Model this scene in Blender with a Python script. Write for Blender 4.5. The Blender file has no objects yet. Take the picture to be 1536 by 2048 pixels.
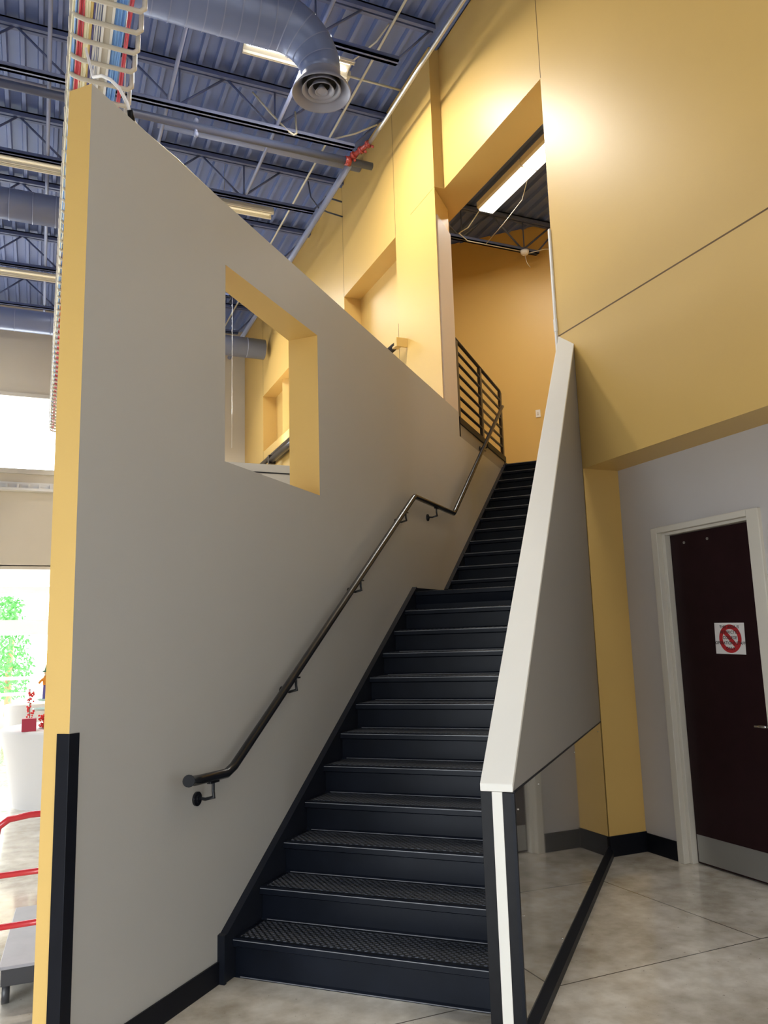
import bpy, bmesh, math, random
from mathutils import Vector, Matrix
random.seed(7)
scn = bpy.context.scene
col = scn.collection
PI = math.pi
# ------------------------------------------------------------------ camera
cam_data = bpy.data.cameras.new('camera')
cam = bpy.data.objects.new('camera', cam_data)
col.objects.link(cam)
cam_data.sensor_fit = 'VERTICAL'
cam_data.sensor_height = 24.0
cam_data.lens = 24.0 * 1596.12 / 2048.0
cam_data.clip_start = 0.05
cam_data.clip_end = 200
R_ = Vector((0.91900412, -0.39319008, -0.02886134))
U_ = Vector((-0.03835451, -0.16202448, 0.98604107))
F_ = Vector((0.39237782, 0.90506885, 0.16398178))
m = Matrix((R_, U_, -F_)).transposed().to_4x4()
m.translation = Vector((0, 0, 1.70))
cam.matrix_world = m
scn.camera = cam
scn.view_settings.view_transform = 'Standard'
scn.view_settings.look = 'None'
scn.view_settings.gamma = 1.0
scn.view_settings.use_curve_mapping = False
scn.view_settings.exposure = 0.06
scn.cycles.max_bounces = 10
scn.cycles.diffuse_bounces = 5
scn.cycles.glossy_bounces = 4
scn.cycles.sample_clamp_indirect = 4.0
# ------------------------------------------------------------------ world: bright overcast daylight
WORLD_STRENGTH = 11.5
w = bpy.data.worlds.new('daylight')
scn.world = w
w.use_nodes = True
bg = w.node_tree.nodes['Background']
bg.inputs[0].default_value = (0.89, 0.95, 1.0, 1)
bg.inputs[1].default_value = WORLD_STRENGTH
LAMP = 3.0          # overall strength of the fluorescent fixtures
SUN = 18.0
sun_d = bpy.data.lights.new('sun', 'SUN')
sun_d.energy = SUN
sun_d.angle = math.radians(3)
sun_d.color = (1.0, 0.98, 0.94)
sun = bpy.data.objects.new('sun', sun_d)
col.objects.link(sun)
sun.rotation_euler = Vector((0.25, -0.75, -0.75)).to_track_quat('-Z', 'Y').to_euler()

# ------------------------------------------------------------------ materials
def newmat(name):
    mt = bpy.data.materials.new(name)
    mt.use_nodes = True
    nt = mt.node_tree
    return mt, nt, nt.nodes['Principled BSDF']

def N(nt, typ, **kw):
    n = nt.nodes.new(typ)
    for k, v in kw.items():
        if k in n.inputs.keys() if isinstance(k, str) else False:
            n.inputs[k].default_value = v
        else:
            setattr(n, k, v)
    return n

def mathn(nt, op, a, b=None, c=None):
    n = nt.nodes.new('ShaderNodeMath')
    n.operation = op
    for i, v in enumerate((a, b, c)):
        if v is None:
            continue
        if isinstance(v, (int, float)):
            n.inputs[i].default_value = v
        else:
            nt.links.new(v, n.inputs[i])
    return n.outputs[0]

def simple(name, rgb, rough=0.5, metal=0.0, var=0.06, nscale=3.0, bump=0.0, bscale=60.0, coat=0.0, spec=0.5):
    mt, nt, b = newmat(name)
    b.inputs['Roughness'].default_value = rough
    b.inputs['Metallic'].default_value = metal
    b.inputs['Specular IOR Level'].default_value = spec
    b.inputs['Coat Weight'].default_value = coat
    tc = nt.nodes.new('ShaderNodeTexCoord')
    nz = N(nt, 'ShaderNodeTexNoise')
    nz.inputs['Scale'].default_value = nscale
    nz.inputs['Detail'].default_value = 3
    nt.links.new(tc.outputs['Object'], nz.inputs['Vector'])
    mx = nt.nodes.new('ShaderNodeMix')
    mx.data_type = 'RGBA'
    mx.inputs['A'].default_value = (*[c * (1 - var) for c in rgb], 1)
    mx.inputs['B'].default_value = (*[min(1, c * (1 + var)) for c in rgb], 1)
    nt.links.new(nz.outputs['Fac'], mx.inputs['Factor'])
    nt.links.new(mx.outputs['Result'], b.inputs['Base Color'])
    if bump:
        n2 = N(nt, 'ShaderNodeTexNoise')
        n2.inputs['Scale'].default_value = bscale
        n2.inputs['Detail'].default_value = 2
        nt.links.new(tc.outputs['Object'], n2.inputs['Vector'])
        bp = nt.nodes.new('ShaderNodeBump')
        bp.inputs['Strength'].default_value = bump
        bp.inputs['Distance'].default_value = 0.002
        nt.links.new(n2.outputs['Fac'], bp.inputs['Height'])
        nt.links.new(bp.outputs['Normal'], b.inputs['Normal'])
    return mt

def emit(name, rgb, strength):
    mt, nt, b = newmat(name)
    b.inputs['Base Color'].default_value = (*rgb, 1)
    b.inputs['Emission Color'].default_value = (*rgb, 1)
    b.inputs['Emission Strength'].default_value = strength
    return mt

M = {}
M['yellow'] = simple('yellow_paint', (0.63, 0.415, 0.13), 0.42, spec=0.4, var=0.02, bump=0.15, bscale=90)
M['grey'] = simple('taupe_grey_paint', (0.375, 0.368, 0.348), 0.42, var=0.02, bump=0.15, bscale=90)
M['panel'] = simple('warm_grey_panel', (0.235, 0.22, 0.20), 0.5, var=0.02)  # darker than the grey wall: the guard side's shade is put into the colour
M['doorwall'] = simple('pale_grey_paint', (0.50, 0.475, 0.46), 0.45, var=0.02, bump=0.15, bscale=90)
M['beige'] = simple('beige_paint', (0.62, 0.56, 0.45), 0.5, var=0.02)
M['cap'] = simple('off_white_cap', (0.74, 0.72, 0.66), 0.4, var=0.02, nscale=6)
M['white'] = simple('white_paint', (0.78, 0.77, 0.74), 0.4, var=0.02)
M['jamb'] = simple('pale_jamb_paint', (0.62, 0.53, 0.44), 0.45, var=0.02)
M['frame'] = simple('door_frame_paint', (0.62, 0.58, 0.50), 0.35, var=0.03)
M['black'] = simple('black_vinyl', (0.006, 0.007, 0.011), 0.42, var=0.25, nscale=8, spec=0.12)
M['blackpaint'] = simple('worn_black_paint', (0.008, 0.008, 0.0095), 0.4, var=0.5, nscale=14, spec=0.12)
M['steelblack'] = simple('black_steel', (0.008, 0.009, 0.012), 0.22, metal=0.0, var=0.2, coat=0.0, spec=0.35)
M['railsteel'] = simple('dark_bronze_steel', (0.035, 0.03, 0.03), 0.32, metal=0.5, var=0.2)
M['riser'] = simple('black_riser_rubber', (0.0055, 0.0075, 0.0130), 0.38, var=0.45, nscale=5, bump=0.1, bscale=30, spec=0.11)
M['stringer'] = simple('black_stringer_steel', (0.010, 0.012, 0.018), 0.3, var=0.25, nscale=6, spec=0.15)
M['door'] = simple('dark_mahogany', (0.018, 0.007, 0.008), 0.32, var=0.3, nscale=7, spec=0.15)
M['kick'] = simple('brushed_steel', (0.42, 0.42, 0.41), 0.42, metal=0.85, var=0.05)
M['chrome'] = simple('satin_chrome', (0.6, 0.6, 0.6), 0.2, metal=1.0, var=0.03)
M['deck'] = simple('blue_grey_deck', (0.135, 0.185, 0.39), 0.5, var=0.12, nscale=1.5)
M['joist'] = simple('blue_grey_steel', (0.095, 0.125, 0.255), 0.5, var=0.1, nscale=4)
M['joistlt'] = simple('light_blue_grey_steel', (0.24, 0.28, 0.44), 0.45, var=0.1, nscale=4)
M['pipe'] = simple('blue_grey_pipe', (0.058, 0.075, 0.14), 0.4, var=0.1)
M['galv'] = simple('galvanised_conduit', (0.55, 0.55, 0.54), 0.3, metal=0.7, var=0.1)
M['creamconduit'] = simple('cream_conduit', (0.62, 0.60, 0.50), 0.4, var=0.05)
M['redpaint'] = simple('red_coupling_paint', (0.22, 0.025, 0.02), 0.4, var=0.15)
M['traywire'] = simple('cream_tray_steel', (0.55, 0.51, 0.44), 0.4, var=0.05)
M['cred'] = simple('red_cable', (0.66, 0.07, 0.11), 0.45)
M['ccream'] = simple('cream_cable', (0.88, 0.84, 0.62), 0.45)
M['cyellow'] = simple('yellow_cable', (0.68, 0.52, 0.20), 0.45)
M['cblue'] = simple('blue_cable', (0.20, 0.42, 0.85), 0.45)
M['cpurple'] = simple('violet_cable', (0.10, 0.09, 0.28), 0.45)
M['cwhite'] = simple('white_cable', (0.75, 0.75, 0.76), 0.45)
M['cartred'] = simple('red_enamel', (0.55, 0.03, 0.035), 0.25, var=0.05, coat=0.4)
M['cartdeck'] = simple('grey_plywood_deck', (0.36, 0.35, 0.37), 0.5, var=0.15, nscale=9)
M['cartframe'] = simple('charcoal_cart_frame', (0.05, 0.05, 0.055), 0.4, var=0.2)
M['cloth'] = simple('white_tablecloth', (0.85, 0.85, 0.85), 0.8, var=0.02)
M['orange'] = simple('orange_fabric', (0.85, 0.30, 0.03), 0.8)
M['denim'] = simple('violet_blue_fabric', (0.16, 0.13, 0.40), 0.8)
M['green'] = simple('green_felt', (0.05, 0.16, 0.09), 0.8)
M['leaf'] = simple('leaf_green', (0.05, 0.22, 0.04), 0.6, var=0.4, nscale=2)
M['bark'] = simple('bark', (0.25, 0.15, 0.08), 0.9)
M['berry'] = simple('red_berries', (0.75, 0.03, 0.03), 0.4)
M['giftred'] = simple('dark_red_card', (0.40, 0.02, 0.05), 0.5)
M['skin'] = simple('straw_face', (0.75, 0.52, 0.30), 0.8)
M['glassgreen'] = simple('pale_green_china', (0.55, 0.78, 0.70), 0.2)
M['banner'] = simple('pale_blue_fabric', (0.50, 0.58, 0.80), 0.8)
M['paving'] = simple('pale_paving', (0.6, 0.6, 0.56), 0.8)
M['paper'] = simple('white_paper', (0.72, 0.69, 0.66), 0.6, var=0.03, nscale=12)
M['signred'] = simple('sign_red_ink', (0.42, 0.015, 0.02), 0.6, var=0.03)
M['ink'] = simple('black_ink', (0.02, 0.012, 0.012), 0.6)
M['seam'] = simple('seam_shadow_gap', (0.12, 0.065, 0.018), 0.7)
M['diffuser'] = emit('lit_diffuser', (1.0, 0.96, 0.86), 4.0)
M['diffuserdim'] = emit('dim_diffuser', (1.0, 0.90, 0.66), 0.35)
M['housing'] = simple('cream_fixture_enamel', (0.74, 0.70, 0.58), 0.35, var=0.03)
M['duct'] = simple('blue_grey_duct', (0.155, 0.20, 0.37), 0.33, metal=0.1, var=0.06, nscale=2)
M['diffmetal'] = simple('grey_diffuser_metal', (0.27, 0.28, 0.36), 0.4, metal=0.1, var=0.06)

def mirror_mat():
    mt, nt, b = newmat('smoked_gloss_panel')
    b.inputs['Base Color'].default_value = (0.47, 0.45, 0.42, 1)
    b.inputs['Metallic'].default_value = 0.86
    tc = nt.nodes.new('ShaderNodeTexCoord')
    nz = nt.nodes.new('ShaderNodeTexNoise')
    nz.inputs['Scale'].default_value = 1.3
    nt.links.new(tc.outputs['Object'], nz.inputs['Vector'])
    mr = nt.nodes.new('ShaderNodeMapRange')
    mr.inputs['To Min'].default_value = 0.01
    mr.inputs['To Max'].default_value = 0.05
    nt.links.new(nz.outputs['Fac'], mr.inputs['Value'])
    nt.links.new(mr.outputs['Result'], b.inputs['Roughness'])
    return mt
M['mirror'] = mirror_mat()

def floor_mat():
    mt, nt, b = newmat('polished_concrete')
    tc = nt.nodes.new('ShaderNodeTexCoord')
    L = nt.links
    n1 = nt.nodes.new('ShaderNodeTexNoise'); n1.inputs['Scale'].default_value = 1.6; n1.inputs['Detail'].default_value = 8; n1.inputs['Roughness'].default_value = 0.62
    n2 = nt.nodes.new('ShaderNodeTexNoise'); n2.inputs['Scale'].default_value = 9.0; n2.inputs['Detail'].default_value = 6
    n3 = nt.nodes.new('ShaderNodeTexNoise'); n3.inputs['Scale'].default_value = 45.0; n3.inputs['Detail'].default_value = 2
    for n in (n1, n2, n3):
        L.new(tc.outputs['Object'], n.inputs['Vector'])
    cr = nt.nodes.new('ShaderNodeValToRGB')
    e = cr.color_ramp.elements
    e[0].position = 0.30; e[0].color = (0.46, 0.415, 0.335, 1)
    e[1].position = 0.66; e[1].color = (0.92, 0.875, 0.775, 1)
    L.new(n1.outputs['Fac'], cr.inputs['Fac'])
    cr2 = nt.nodes.new('ShaderNodeValToRGB')
    e = cr2.color_ramp.elements
    e[0].position = 0.30; e[0].color = (0.74, 0.70, 0.64, 1)
    e[1].position = 0.62; e[1].color = (1, 1, 1, 1)
    L.new(n2.outputs['Fac'], cr2.inputs['Fac'])
    mx = nt.nodes.new('ShaderNodeMix'); mx.data_type = 'RGBA'; mx.blend_type = 'MULTIPLY'; mx.inputs['Factor'].default_value = 0.8
    L.new(cr.outputs['Color'], mx.inputs['A']); L.new(cr2.outputs['Color'], mx.inputs['B'])
    # dark specks
    cr3 = nt.nodes.new('ShaderNodeValToRGB')
    e = cr3.color_ramp.elements
    e[0].position = 0.25; e[0].color = (0.35, 0.32, 0.3, 1)
    e[1].position = 0.29; e[1].color = (1, 1, 1, 1)
    L.new(n3.outputs['Fac'], cr3.inputs['Fac'])
    mx2 = nt.nodes.new('ShaderNodeMix'); mx2.data_type = 'RGBA'; mx2.blend_type = 'MULTIPLY'; mx2.inputs['Factor'].default_value = 0.7
    L.new(mx.outputs['Result'], mx2.inputs['A']); L.new(cr3.outputs['Color'], mx2.inputs['B'])
    # sawn joints: a*x + b*y = c
    sp = nt.nodes.new('ShaderNodeSeparateXYZ')
    L.new(tc.outputs['Object'], sp.inputs[0])
    X, Y = sp.outputs[0], sp.outputs[1]
    masks = []
    def line(a, bb, c, wd, cond=None):
        l = math.hypot(a, bb)
        d = mathn(nt, 'ADD', mathn(nt, 'MULTIPLY', X, a / l), mathn(nt, 'MULTIPLY', Y, bb / l))
        d = mathn(nt, 'ABSOLUTE', mathn(nt, 'SUBTRACT', d, c / l))
        k = mathn(nt, 'LESS_THAN', d, wd)
        if cond is not None:
            k = mathn(nt, 'MULTIPLY', k, cond)
        masks.append(k)
    line(0, 1, 3.635, 0.004)
    line(1, 0.05, 4.0, 0.004, mathn(nt, 'GREATER_THAN', Y, 3.635))
    line(0, 1, 10.2, 0.004)
    line(1, 0, 0.3, 0.004, mathn(nt, 'GREATER_THAN', Y, 3.635))
    tot = masks[0]
    for k in masks[1:]:
        tot = mathn(nt, 'MAXIMUM', tot, k)
    mx3 = nt.nodes.new('ShaderNodeMix'); mx3.data_type = 'RGBA'
    L.new(tot, mx3.inputs['Factor'])
    L.new(mx2.outputs['Result'], mx3.inputs['A'])
    mx3.inputs['B'].default_value = (0.13, 0.115, 0.09, 1)
    L.new(mx3.outputs['Result'], b.inputs['Base Color'])
    mr = nt.nodes.new('ShaderNodeMapRange')
    mr.inputs['From Min'].default_value = 0.3; mr.inputs['From Max'].default_value = 0.7
    mr.inputs['To Min'].default_value = 0.08; mr.inputs['To Max'].default_value = 0.22
    L.new(n2.outputs['Fac'], mr.inputs['Value'])
    L.new(mr.outputs['Result'], b.inputs['Roughness'])
    b.inputs['Coat Weight'].default_value = 0.5
    b.inputs['Coat Roughness'].default_value = 0.07
    return mt
M['floor'] = floor_mat()

def tread_mat():
    """black rubber with staggered raised round studs on the top faces"""
    mt, nt, b = newmat('studded_rubber')
    L = nt.links
    tc = nt.nodes.new('ShaderNodeTexCoord')
    mp = nt.nodes.new('ShaderNodeMapping')
    mp.inputs['Rotation'].default_value = (0, 0, PI / 4)
    mp.inputs['Scale'].default_value = (1 / 0.027,) * 3
    L.new(tc.outputs['Object'], mp.inputs['Vector'])
    sp = nt.nodes.new('ShaderNodeSeparateXYZ')
    L.new(mp.outputs['Vector'], sp.inputs[0])
    fx = mathn(nt, 'SUBTRACT', mathn(nt, 'FRACT', sp.outputs[0]), 0.5)
    fy = mathn(nt, 'SUBTRACT', mathn(nt, 'FRACT', sp.outputs[1]), 0.5)
    d = mathn(nt, 'SQRT', mathn(nt, 'ADD', mathn(nt, 'MULTIPLY', fx, fx), mathn(nt, 'MULTIPLY', fy, fy)))
    mr = nt.nodes.new('ShaderNodeMapRange')
    mr.interpolation_type = 'SMOOTHSTEP'
    mr.inputs['From Min'].default_value = 0.46; mr.inputs['From Max'].default_value = 0.28
    L.new(d, mr.inputs['Value'])
    bp = nt.nodes.new('ShaderNodeBump')
    bp.inputs['Strength'].default_value = 0.9
    bp.inputs['Distance'].default_value = 0.003
    L.new(mr.outputs['Result'], bp.inputs['Height'])
    L.new(bp.outputs['Normal'], b.inputs['Normal'])
    mx = nt.nodes.new('ShaderNodeMix'); mx.data_type = 'RGBA'
    mx.inputs['A'].default_value = (0.008, 0.010, 0.013, 1)
    mx.inputs['B'].default_value = (0.085, 0.095, 0.12, 1)
    L.new(mr.outputs['Result'], mx.inputs['Factor'])
    L.new(mx.outputs['Result'], b.inputs['Base Color'])
    b.inputs['Roughness'].default_value = 0.42
    b.inputs['Specular IOR Level'].default_value = 0.3
    return mt
M['studs'] = tread_mat()
M['edge'] = simple('worn_edge_highlight', (0.21, 0.215, 0.235), 0.3, var=0.3, nscale=6)  # pale strips paint the highlight line on worn nosings and riser feet

# ------------------------------------------------------------------ mesh building
q = math.sqrt(0.5)
S = Vector((q, q, 0)); T = Vector((-q, q, 0)); Z = Vector((0, 0, 1))
STF = Matrix(((q, -q, 0, 0), (q, q, 0, 0), (0, 0, 1, 0), (0, 0, 0, 1)))   # (s,t,z) -> world
def stp(s, t, z): return STF @ Vector((s, t, z))

class MB:
    def __init__(self, frame=None):
        self.v = []; self.f = []; self.mi = []; self.sm = []; self.F = frame or Matrix.Identity(4); self.cur = 0
    def add(self, vs, fs, smooth=False):
        o = len(self.v)
        self.v += [self.F @ Vector(p) for p in vs]
        self.f += [tuple(i + o for i in f) for f in fs]
        self.mi += [self.cur] * len(fs)
        self.sm += [smooth] * len(fs)
        return self
    def box(self, x0, x1, y0, y1, z0, z1):
        vs = [(x, y, z) for z in (z0, z1) for y in (y0, y1) for x in (x0, x1)]
        return self.add(vs, [(0, 2, 3, 1), (4, 5, 7, 6), (0, 1, 5, 4), (2, 6, 7, 3), (0, 4, 6, 2), (1, 3, 7, 5)])
    def prism(self, poly, z0, z1):
        n = len(poly)
        vs = [(p[0], p[1], z0) for p in poly] + [(p[0], p[1], z1) for p in poly]
        fs = [tuple(reversed(range(n))), tuple(range(n, 2 * n))] + [(i, (i + 1) % n, n + (i + 1) % n, n + i) for i in range(n)]
        return self.add(vs, fs)
    def prism_y(self, poly, y0, y1):   # poly in (x,z), extruded along local y
        n = len(poly)
        vs = [(p[0], y0, p[1]) for p in poly] + [(p[0], y1, p[1]) for p in poly]
        fs = [tuple(range(n)), tuple(reversed(range(n, 2 * n)))] + [(i, n + i, n + (i + 1) % n, (i + 1) % n) for i in range(n)]
        return self.add(vs, fs)
    def prism_x(self, poly, x0, x1):   # poly in (y,z)
        n = len(poly)
        vs = [(x0, p[0], p[1]) for p in poly] + [(x1, p[0], p[1]) for p in poly]
        fs = [tuple(reversed(range(n))), tuple(range(n, 2 * n))] + [(i, (i + 1) % n, n + (i + 1) % n, n + i) for i in range(n)]
        return self.add(vs, fs)
    def tube(self, pts, r, n=12, cap=True):
        pts = [Vector(p) for p in pts]
        rs = r if isinstance(r, (list, tuple)) else [r] * len(pts)
        rings = []
        up = None
        for i, p in enumerate(pts):
            if i == 0: d = pts[1] - pts[0]
            elif i == len(pts) - 1: d = pts[-1] - pts[-2]
            else: d = (pts[i + 1] - p).normalized() + (p - pts[i - 1]).normalized()
            d.normalize()
            if up is None:
                up = Vector((0, 0, 1)) if abs(d.z) < 0.9 else Vector((1, 0, 0))
            a = up - d * up.dot(d)
            if a.length < 1e-4: a = Vector((0, 1, 0)) - d * d.y
            a.normalize(); up = a
            b = d.cross(a)
            k = 1.0
            if 0 < i < len(pts) - 1:
                c = (pts[i + 1] - p).normalized().dot((p - pts[i - 1]).normalized())
                k = 1 / max(0.5, math.sqrt(max(0.01, (1 + c) / 2)))
                mit = ((pts[i + 1] - p).normalized() - (p - pts[i - 1]).normalized())
                mit = mit.normalized() if mit.length > 1e-4 else None
            else: mit = None
            ring = []
            for j in range(n):
                o = (a * math.cos(2 * PI * j / n) + b * math.sin(2 * PI * j / n)) * rs[i]
                if mit is not None: o = o + mit * (o.dot(mit)) * (k - 1)
                ring.append(p + o)
            rings.append(ring)
        vs = [v for rg in rings for v in rg]
        fs = []
        for i in range(len(pts) - 1):
            for j in range(n):
                k2 = (j + 1) % n
                fs.append((i * n + j, i * n + k2, (i + 1) * n + k2, (i + 1) * n + j))
        self.add(vs, fs, True)
        if cap:
            self.add(rings[0], [tuple(reversed(range(n)))])
            self.add(rings[-1], [tuple(range(n))])
        return self
    def lathe(self, c, prof, n=32, smooth=True):   # prof [(r,z)] about vertical axis at c
        vs = []; fs = []
        for (r, z) in prof:
            for j in range(n):
                vs.append((c[0] + r * math.cos(2 * PI * j / n), c[1] + r * math.sin(2 * PI * j / n), c[2] + z))
        for i in range(len(prof) - 1):
            for j in range(n):
                k = (j + 1) % n
                fs.append((i * n + j, i * n + k, (i + 1) * n + k, (i + 1) * n + j))
        return self.add(vs, fs, smooth)
    def ball(self, c, r, n=10, sc=(1, 1, 1)):
        prof = []
        vs = []; fs = []
        for i in range(n + 1):
            a = PI * i / n
            for j in range(n * 2):
                b = PI * j / n
                vs.append((c[0] + sc[0] * r * math.sin(a) * math.cos(b), c[1] + sc[1] * r * math.sin(a) * math.sin(b), c[2] + sc[2] * r * math.cos(a)))
        for i in range(n):
            for j in range(2 * n):
                k = (j + 1) % (2 * n)
                fs.append((i * 2 * n + j, (i + 1) * 2 * n + j, (i + 1) * 2 * n + k, i * 2 * n + k))
        return self.add(vs, fs, True)
    def build(self, name, mats, parent=None, bevel=0.0, recalc=True, segs=2):
        if not isinstance(mats, (list, tuple)): mats = [mats]
        me = bpy.data.meshes.new(name)
        inv = Matrix.Identity(4)
        if parent is not None:
            inv = full(parent).inverted()
        me.from_pydata([inv @ p for p in self.v], [], self.f)
        for mt in mats: me.materials.append(M[mt] if isinstance(mt, str) else mt)
        for p, mi, sm in zip(me.polygons, self.mi, self.sm):
            p.material_index = mi; p.use_smooth = sm
        if recalc:
            bm = bmesh.new(); bm.from_mesh(me)
            bmesh.ops.remove_doubles(bm, verts=bm.verts, dist=1e-6)
            bmesh.ops.recalc_face_normals(bm, faces=bm.faces)
            bm.to_mesh(me); bm.free()
        o = bpy.data.objects.new(name, me)
        col.objects.link(o)
        if parent is not None: o.parent = parent
        if bevel:
            md = o.modifiers.new('bevel', 'BEVEL'); md.width = bevel; md.segments = segs; md.limit_method = 'ANGLE'; md.angle_limit = math.radians(40)
            md.harden_normals = False
        return o

FM = {}
def full(o):
    mm = FM[o.name]
    return mm
def thing(name, label, cat, loc, rotz=0.0, group=None):
    o = bpy.data.objects.new(name, None)
    col.objects.link(o)
    o.empty_display_size = 0.1
    o.location = loc; o.rotation_euler = (0, 0, rotz)
    FM[o.name] = Matrix.Translation(Vector(loc)) @ Matrix.Rotation(rotz, 4, 'Z')
    tag(o, label, cat, group)
    return o
def tag(o, label, cat, group=None, kind=None):
    o['label'] = label; o['category'] = cat
    if group: o['group'] = group
    if kind: o['kind'] = kind
    return o
def reg(o):    # a mesh at the origin that will parent sub-parts
    FM[o.name] = full(o.parent) if o.parent is not None else Matrix.Identity(4)
    return o
def struct(o, label, cat):
    return tag(o, label, cat, kind='structure')
def rename_root(o):
    return o

# ================================================================== THE SETTING
# floors
b = MB(); b.box(-14, 12, -8, 20.9, -0.2, 0.0)
struct(b.build('floor', 'floor'), 'polished grey-beige concrete floor with dark stains and sawn joints', 'floor')
b = MB(); b.prism([(4.47, 8.06), (6.055, 9.625), (8.565, 7.115), (14, 12.6), (5.0, 21.0), (4.47, 21.0)], 4.0, 4.20)
struct(b.build('floor_upper', 'grey'), 'upper storey floor slab beyond the top of the stairs', 'floor')
b = MB(); b.box(-20, 20, 20.9, 45, -0.3, -0.1)
struct(b.build('ground', 'paving'), 'sunlit pale paving outside the storefront', 'ground')

# ceiling: ribbed steel deck, flutes along y
b = MB()
pitch = 0.2
prof = []
x = -14.0
while x < 12:
    prof += [(x, 8.88), (x + 0.125, 8.88), (x + 0.14, 8.82), (x + 0.185, 8.82)]
    x += pitch
n = len(prof)
vs = [(px, -6, pz) for px, pz in prof] + [(px, 17.4, pz) for px, pz in prof]
b.add(vs, [(i, i + 1, n + i + 1, n + i) for i in range(n - 1)])
b.box(-14, 12, -6.2, 17.4, 8.90, 9.0)
struct(b.build('ceiling', 'deck', recalc=False), 'dark blue-grey ribbed steel roof deck', 'ceiling')

# right hall wall: yellow, in panels, with the stair opening and two niches
XW = 4.21; XP = 4.078
b = MB()
b.box(XW, 4.62, -6, 5.65, 3.13, 8.84)               # above the door, right of the opening
b.box(XW, 4.62, 5.65, 7.64, 6.995, 8.84)            # lintel
b.prism([(XW, 5.422), (4.9, 5.422), (4.9, 6.3), (4.83, 6.27), (XW, 5.65)], 0, 3.13)   # corner column
b.prism([(XP, 7.64), (4.09, 7.66), (4.464, 8.036), (4.464, 8.3), (XP, 8.3)], 0, 6.99)
b.box(XP, 4.62, 7.64, 8.3, 6.995, 8.84)
D0 = 4.35
b.box(D0, 4.62, 8.3, 17.3, 0, 8.84)                 # back layer
for (y0, y1, z0, z1) in [(8.3, 8.765, 0, 8.84), (8.765, 10.69, 0, 5.74), (8.765, 10.69, 6.93, 8.84), (10.69, 13.45, 0, 8.84),
                         (13.45, 15.5, 0, 5.65), (13.45, 15.5, 6.82, 8.84), (15.5, 17.3, 0, 8.84)]:
    b.box(XP, D0 + 0.01, y0, y1, z0, z1)
b.cur = 1
e = 0.0012
for (y, z0, z1) in [(5.646, 7.0, 8.82)]:
    b.box(XW - e, XW + .01, y - .004, y + .004, z0, z1)
b.box(XW - e, XW + .01, -6, 5.646, 4.392, 4.404)
for (y, z0, z1) in [(8.765, 0, 5.74), (8.765, 6.93, 8.82), (10.69, 6.93, 8.82), (10.69, 0, 5.74), (13.45, 6.82, 8.82), (15.5, 6.82, 8.82), (15.5, 0, 5.65)]:
    b.box(XP - e, XP + .01, y - .004, y + .004, z0, z1)
struct(b.build('wall_right', ['yellow', 'seam'], recalc=False), 'tall yellow panelled wall with stair opening and recessed niches', 'wall')

# pale lower jamb facings inside the stair opening
b = MB(STF); b.box(8.318, 8.845, 2.505, 2.532, 4.1, 6.66)
struct(b.build('trim_1', 'jamb', bevel=0.004), 'pale grey jamb board on the far side of the stair opening', 'trim')
b = MB(); b.box(4.195, 4.225, 5.650, 5.676, 4.25, 5.45); b.box(4.192, 4.222, 5.645, 5.68, 4.45, 4.57)
struct(b.build('trim_2', 'white', bevel=0.003), 'thin white corner bead at the right edge of the stair opening', 'trim')

# door wall (set back under the yellow wall)
XD = 4.575
b = MB()
b.box(XD, 4.85, -6, 4.03, 0, 3.14); b.box(XD, 4.85, 5.045, 5.43, 0, 3.14); b.box(XD, 4.85, 4.03, 5.045, 2.56, 3.14)
b.box(4.80, 4.85, 4.03, 5.045, 0, 2.56)
struct(b.build('wall_side', 'doorwall', recalc=False), 'pale grey wall around the dark door under the yellow soffit', 'wall')
b = MB()
b.box(XD - .012, XD, 5.055, 5.41, 0, .145); b.box(XD - .012, XD, -6, 3.98, 0, .145)
b.box(XW - .0, XD, 5.410, 5.422, 0, .155); b.box(XW - .012, XW, 5.40, 5.46, 0, .155)
struct(b.build('baseboard_right', 'black', bevel=0.002), 'black vinyl baseboard along the yellow corner and door wall', 'baseboard')

b = MB(STF)
b.box(-3.4, -3.2, -9.5, 0.7, 0, 8.84); b.box(-3.4, -3.2, 5.2, 17.5, 0, 8.84); b.box(-3.4, -3.2, 0.7, 5.2, 2.9, 8.84)
for t_ in (1.9, 3.5): b.box(-3.33, -3.27, t_ - .03, t_ + .03, 0, 2.9)
struct(b.build('wall_front', 'panel', recalc=False), 'beige wall over the entrance glazing behind the viewpoint', 'wall')

b = MB(); b.box(-14.2, -14.0, 8.0, 17.4, 0, 8.84)
struct(b.build('wall_west', 'beige', recalc=False), 'beige wall on the far left of the hall', 'wall')

# grey partition wall beside the stairs
t0 = 2.499
def tback(s): return 2.637 + (s - 2.69) * (2.742 - 2.637) / (5.09 - 2.69) if s < 5.09 else 2.742
b = MB(STF)
W0, W1, WZ0, WZ1 = 3.846, 5.078, 2.772, 3.985
def slab(s0, s1, z0, z1):
    b.prism([(s0, t0), (s1, t0), (s1, tback(s1)), (s0, tback(s0))], z0, z1)
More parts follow.
